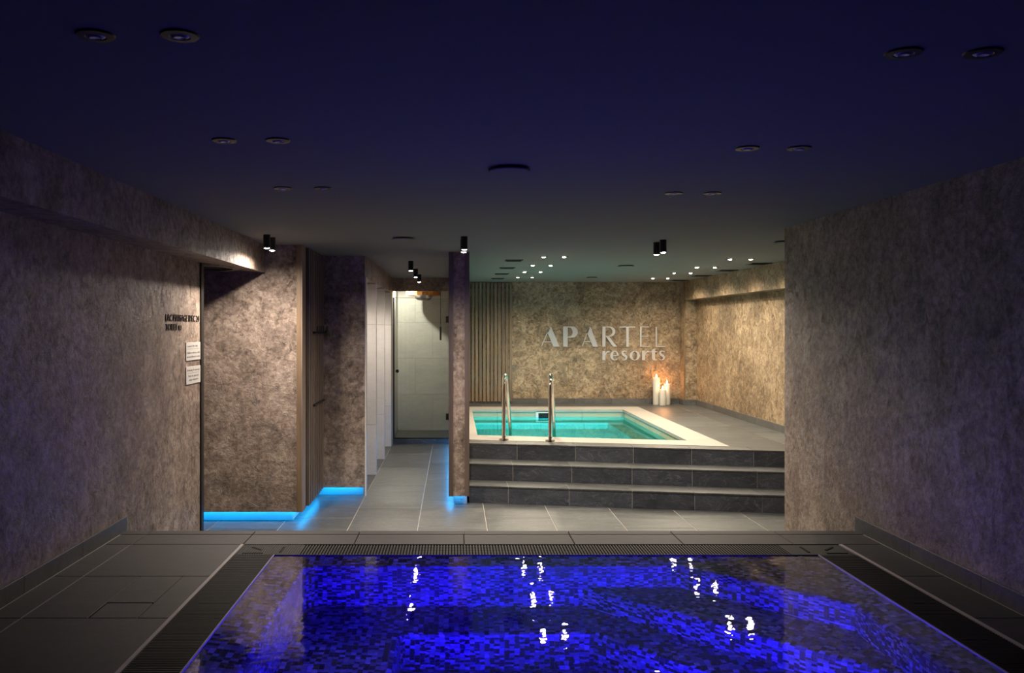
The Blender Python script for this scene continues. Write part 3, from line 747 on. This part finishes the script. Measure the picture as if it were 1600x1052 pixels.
for y, nm in ((9.05, 'nearest'), (10.22, 'middle'), (11.30, 'farthest')):
    cyl_spot(-.45, y, '%s of three black cylinder spotlights over the corridor' % nm, G2, P_HALL, 160)
def downlight(x, y, lab, grp, on, r=.046):
    t = empty('recessed_downlight', (x, y, ZC), lab, 'downlight', grp)
    mk('ring', lathe([(r * .50, -.004), (r * .55, -.006), (r * .95, -.005), (r, 0)], (x, y, ZC), 28), M['black'], t, smooth=math.radians(40))
    mk('lens', lathe([(0, -.012 if on else -.010), (r * .3, -.010 if on else -.009), (r * .5, -.004)], (x, y, ZC), 24), M['lens_on' if on else 'lens_off'], t, smooth=True)
    if on: spot(t, (x, y, ZC - .022), P_DOWN, C_DOWN, 158, .75, .02)
for (ya, nm) in ((2.05, 'nearest the camera'), (3.20, 'in the middle row'), (4.30, 'farthest along')):
    for x, s in ((-.85, 'left'), (-.65, 'right')): downlight(x, ya, 'unlit black ringed downlight, %s of the left pair %s' % (s, nm), 'unlit downlights over the whirlpool', False)
for (ya, nm) in ((2.18, 'nearest the camera'), (3.34, 'in the middle row'), (4.46, 'farthest along')):
    for x, s in ((1.135, 'left'), (1.335, 'right')): downlight(x, ya, 'unlit black ringed downlight, %s of the right pair %s' % (s, nm), 'unlit downlights over the whirlpool', False)
ord4 = ('nearest', 'second', 'third', 'farthest')
for k, y in enumerate((8.45, 9.63, 10.75, 11.88)):
    for x, s in ((.88, 'left'), (1.08, 'right')): downlight(x, y, 'lit downlight on the left over the pool, %s of the %s pair' % (s, ord4[k]), 'lit downlights over the turquoise pool', True, .04)
for k, y in enumerate((8.76, 9.95, 10.98, 12.15)):
    for x, s in ((2.80, 'left'), (3.01, 'right')): downlight(x, y, 'lit downlight on the right over the pool, %s of the %s pair' % (s, ord4[k]), 'lit downlights over the turquoise pool', True, .04)
def grille(x, y, wd, lab):
    t = empty('square_ceiling_vent', (x, y, ZC), lab, 'vent', 'square vents over the turquoise pool'); h = wd / 2
    mk('frame', join(box(x - h, x + h, y - h, y - h + .012, ZC - .008, ZC), box(x - h, x + h, y + h - .012, y + h, ZC - .008, ZC),
                     box(x - h, x - h + .012, y - h + .012, y + h - .012, ZC - .008, ZC), box(x + h - .012, x + h, y - h + .012, y + h - .012, ZC - .008, ZC)), M['black'], t)
    mk('backing', box(x - h + .012, x + h - .012, y - h + .012, y + h - .012, ZC - .002, ZC - .0005), M['black_matt'], t)
    for k in range(4):
        yy = y - h + .012 + (wd - .024) * (k + .5) / 4; mk('slat', box(x - h + .012, x + h - .012, yy - .006, yy + .006, ZC - .007, ZC - .004), M['grate_plate'], t)
for k, y in enumerate((8.92, 10.05, 11.15, 12.22)): grille(.62, y, .18, 'black square ceiling vent, %s of four on the left over the pool' % ord4[k])
for k, y in enumerate((9.38, 10.48, 11.55, 12.7)): grille(3.31, y, .22, 'black square ceiling vent, %s of four on the right over the pool' % ord4[k])
def disc(x, y, r, lab):
    t = empty('ceiling_disc', (x, y, ZC), lab, 'vent', 'round flat ceiling discs')
    mk('plate', lathe([(0, -.016), (r * .96, -.016), (r, -.013), (r, -.010), (r * .9, -.009)], (x, y, ZC), 36), M['ceiling'], t, smooth=math.radians(40))
    mk('neck', lathe([(r * .88, -.009), (r * .88, 0)], (x, y, ZC), 36), M['black'], t)
disc(.242, 3.77, .092, 'large round ceiling disc above the whirlpool')
disc(-.393, 6.69, .090, 'round ceiling disc in front of the corridor')
disc(1.93, 9.67, .095, 'round ceiling disc in the middle of the pool room ceiling')
disc(1.90, 11.88, .078, 'small round ceiling disc near the back wall')
disc(2.67, 6.96, .09, 'round ceiling disc half hidden behind the right wall')

# ================================================================== FRONT WHIRLPOOL
tub = empty('whirlpool', (.47, 2.9, ZD), 'whirlpool lined with dark iridescent mosaic and lit deep blue', 'whirlpool')
GX0, GX1, GY0, GY1 = -.92, 1.868, 1.30, 4.43
W = ZD - .004
def off(poly, d):
    """inward offset of a counter-clockwise polygon"""
    n = len(poly); out = []
    for i in range(n):
        p0, p1, p2 = Vector(poly[i - 1]), Vector(poly[i]), Vector(poly[(i + 1) % n])
        a, b = (p1 - p0).normalized(), (p2 - p1).normalized()
        na, nb = Vector((-a.y, a.x)), Vector((-b.y, b.x))
        k = (na + nb); out.append(tuple(p1 + k * (d / max(.2, 1 + na.dot(nb)))))
    return out
lip = [(-.77, 1.5), (1.75, 1.5), (1.75, 3.71), (1.13, 4.33), (-.70, 4.33), (-.77, 4.26)]
well = [(-.28, 1.95), (1.22, 1.95), (1.22, 3.41), (.65, 3.98), (-.24, 3.98), (-.28, 3.94)]
V, F, U = [], [], []
def face(pts, uv):
    n = len(V); V.extend(pts); F.append(tuple(range(n, n + len(pts)))); U.append(uv)
def wallring(poly, z0, z1, lipr=.035, nseg=4, closed=True):
    """rounded lip at z0 then wall down to z1, facing inwards"""
    prof = [(lipr * math.sin(k / nseg * math.pi / 2), z0 - lipr * (1 - math.cos(k / nseg * math.pi / 2))) for k in range(nseg + 1)] + [(lipr, z1)]
    rings = [off(poly, d) if d else poly for d, z in prof]
    n = len(poly); s = [0.0]
    for i in range(n): s.append(s[-1] + (Vector(poly[(i + 1) % n]) - Vector(poly[i])).length)
    v = 0.0
    for k in range(len(prof) - 1):
        dv = math.hypot(prof[k + 1][0] - prof[k][0], prof[k + 1][1] - prof[k][1])
        for i in range(n):
            j = (i + 1) % n
            face([(*rings[k][j], prof[k][1]), (*rings[k][i], prof[k][1]), (*rings[k + 1][i], prof[k + 1][1]), (*rings[k + 1][j], prof[k + 1][1])],
                 [(s[i + 1], v), (s[i], v), (s[i], v + dv), (s[i + 1], v + dv)])
        v += dv
    return rings[-1]
Z1, Z2, Z3, Z4 = W - .055, W - .40, W - .66, W - 1.02
outer = [(GX0, GY0), (GX1, GY0), (GX1, GY1), (GX1, GY1), (GX0, GY1), (GX0, GY1)]
for i in range(6):
    j = (i + 1) % 6
    q = [(*outer[i], W - .008), (*outer[j], W - .008), (*lip[j], Z1), (*lip[i], Z1)]
    if outer[i] == outer[j]: q.pop(1)
    face(q, [(a[0], a[1]) for a in q])
in1 = wallring(lip, Z1, Z3)
for i in range(6):
    j = (i + 1) % 6
    q = [(*in1[i], Z3), (*in1[j], Z3), (*well[j], Z3), (*well[i], Z3)]; face(q, [(a[0], a[1]) for a in q])
in2 = wallring(well, Z3, Z4)
face([(*p, Z4) for p in in2], [tuple(p) for p in in2])
mk('mosaic_basin', (V, F), M['mosaic'], tub, uvs=U, smooth=math.radians(35))
# diagonal step in the far right corner
V, F, U = [], [], []
S = 4.985; lr_ = .035; rt = math.sqrt(2)
pa, pb = (S - 4.33, 4.33), (1.75, S - 1.75)           # front edge of the step
def rot(p): return ((p[0] - p[1]) / rt, (p[0] + p[1]) / rt)
top = [pa, pb, (1.75, 3.71), (1.13, 4.33)]; face([(*p, Z2) for p in top], [rot(p) for p in top])
L = (Vector(pb) - Vector(pa)).length; v = 0
prof = [(lr_ * math.sin(k / 4 * math.pi / 2), Z2 - lr_ * (1 - math.cos(k / 4 * math.pi / 2))) for k in range(5)] + [(lr_, Z3)]
for (d0, za), (d1, zb) in zip(prof, prof[1:]):
    dv = math.hypot(d1 - d0, zb - za); o0, o1 = d0 / rt, d1 / rt
    face([(pa[0] - o0, pa[1] - o0, za), (pa[0] - o1, pa[1] - o1, zb), (pb[0] - o1, pb[1] - o1, zb), (pb[0] - o0, pb[1] - o0, za)], [(0, v), (0, v + dv), (L, v + dv), (L, v)]); v += dv
mk('mosaic_step', (V, F), M['mosaic'], tub, uvs=U, smooth=math.radians(35))
# underwater lamps in the near wall, just below the picture
for x, z in ((-.35, W - .33), (.5, W - .33), (1.3, W - .33)):
    mk('underwater_lamp', lathe([(0, .02), (.06, .018), (.08, 0)][::-1], (x, 1.54, z), 20, 'y'), M['lens_off'], tub)
    area(tub, (x, 1.585, z), P_BLUE, C_BLUE, .14, (0, 1, -.05), spread=38)
for x in (.05, .9):
    area(tub, (x, 2.01, Z3 - .14), P_BLUE * .45, C_BLUE, .14, (0, 1, .04), spread=40)
mk('underwater_lamp', lathe([(0, .02), (.06, .018), (.08, 0)][::-1], (1.69, 2.3, W - .33), 20, 'y'), M['lens_off'], tub).rotation_euler = (0, 0, -math.pi / 2)
mk('underwater_lamp', lathe([(0, .02), (.06, .018), (.08, 0)][::-1], (-.71, 2.3, W - .33), 20, 'y'), M['lens_off'], tub).rotation_euler = (0, 0, math.pi / 2)  # extra lamp added to boost the blue on the far right chamfer
area(tub, (-.68, 2.3, W - .33), P_BLUE * 1.2, C_BLUE, .14, (1, .62, -.03), spread=44)
area(tub, (1.66, 2.3, W - .33), P_BLUE * 2.0, C_BLUE, .14, (-1, .55, -.05), spread=50)
ww = mk('whirlpool_water', ([(GX0, GY0, W), (GX1, GY0, W), (GX1, GY1, W), (GX0, GY1, W)], [(0, 1, 2, 3)]), M['water_blue'])
tag(ww, 'dark blue rippled water of the front whirlpool', 'water', kind='stuff')
# overflow gratings: channel, edge trims, cross bars
def bars(x0, x1, y0, y1, along):
    gs = []; zt, zb = ZD - .001, ZD - .016
    if along == 'x':
        n = int((x1 - x0) / .0155)
        for k in range(n):
            a = x0 + (x1 - x0) * (k + .22) / n; gs.append(box(a, a + .0075, y0, y1, zb, zt))
        for k in range(6):
            b = y0 + (y1 - y0) * (k + .5) / 6; gs.append(box(x0, x1, b - .0045, b + .0045, zb, zt - .004))
    else:
        n = int((y1 - y0) / .0155)
        for k in range(n):
            a = y0 + (y1 - y0) * (k + .22) / n; gs.append(box(x0, x1, a, a + .0075, zb, zt))
        for k in range(6):
            b = x0 + (x1 - x0) * (k + .5) / 6; gs.append(box(b - .0045, b + .0045, y0, y1, zb, zt - .004))
    return join(*gs)
ty0, ty1 = GY1 + .006, 4.640
for nm, x0, x1, y0, y1, al, lab in (('left', -1.124, -.926, 1.31, GY1 - .002, 'y', 'slotted black overflow grating along the left edge of the whirlpool'),
                                    ('right', 1.874, 2.066, 1.31, GY1 - .002, 'y', 'slotted black overflow grating along the right edge of the whirlpool'),
                                    ('far', -.79, 1.735, ty0, ty1 - .004, 'x', 'slotted black overflow grating along the far edge of the whirlpool')):
    t = empty('overflow_grating', ((x0 + x1) / 2, (y0 + y1) / 2, ZD - .02), lab, 'grating')
    tag(mk('grating_bars', bars(x0, x1, y0, y1, al), M['grate'], t), kind='stuff')
    mk('channel', box(x0, x1, y0, y1, ZD - .09, ZD - .06), M['black_matt'], t)
    if nm == 'left':
        mk('edge_trim', box(-1.1435, -1.1265, 1.30, 4.643, ZD - .02, ZD + .002), M['steel_trim'], t)
        mk('inner_trim', box(-.925, -.9205, 1.30, GY1 + .004, ZD - .010, ZD + .001), M['steel_trim'], t)
    elif nm == 'right':
        mk('edge_trim', box(2.0685, 2.0855, 1.30, 4.643, ZD - .02, ZD + .002), M['steel_trim'], t)
        mk('inner_trim', box(1.8685, 1.873, 1.30, GY1 + .004, ZD - .010, ZD + .001), M['steel_trim'], t)
    else: mk('inner_trim', box(-.92, 1.868, GY1, GY1 + .0045, ZD - .010, ZD + .0005), M['grate_plate'], t)
for sgn, xa, xb, lab in ((1, -1.124, -.795, 'ribbed black grating corner with three slashes at the far left of the whirlpool'),
                         (-1, 2.066, 1.740, 'plain black grating corner with three slashes at the far right of the whirlpool')):
    x0, x1 = min(xa, xb), max(xa, xb)
    t = empty('grating_corner', ((x0 + x1) / 2, 4.53, ZD - .02), lab, 'grating corner')
    mk('plate', box(x0, x1, ty0, ty1, ZD - .016, ZD - .003), M['grate_plate'], t)
    if sgn == 1:
        k = x0
        while k < x1 - .006: mk('rib', box(k, k + .006, ty0, ty1, ZD - .003, ZD - .0005), M['grate_plate'], t); k += .0125
    zz = (ZD - .003, ZD + .0005)
    def slash(ax, ay, bx_, by_, wd=.012):
        a, b = Vector((ax, ay)), Vector((bx_, by_)); n = (b - a).normalized(); n = Vector((-n.y, n.x)) * wd / 2
        mk('slash', prism([tuple(a - n), tuple(b - n), tuple(b + n), tuple(a + n)], *zz), M['black_matt'], t)
    ex = xa + sgn * .10
    slash(xa + sgn * .055, 4.59, xa + sgn * .115, 4.53); slash(xa + sgn * .03, 4.468, xa + sgn * .135, 4.468); slash(xa + sgn * .222, 4.485, xa + sgn * .222, 4.595)
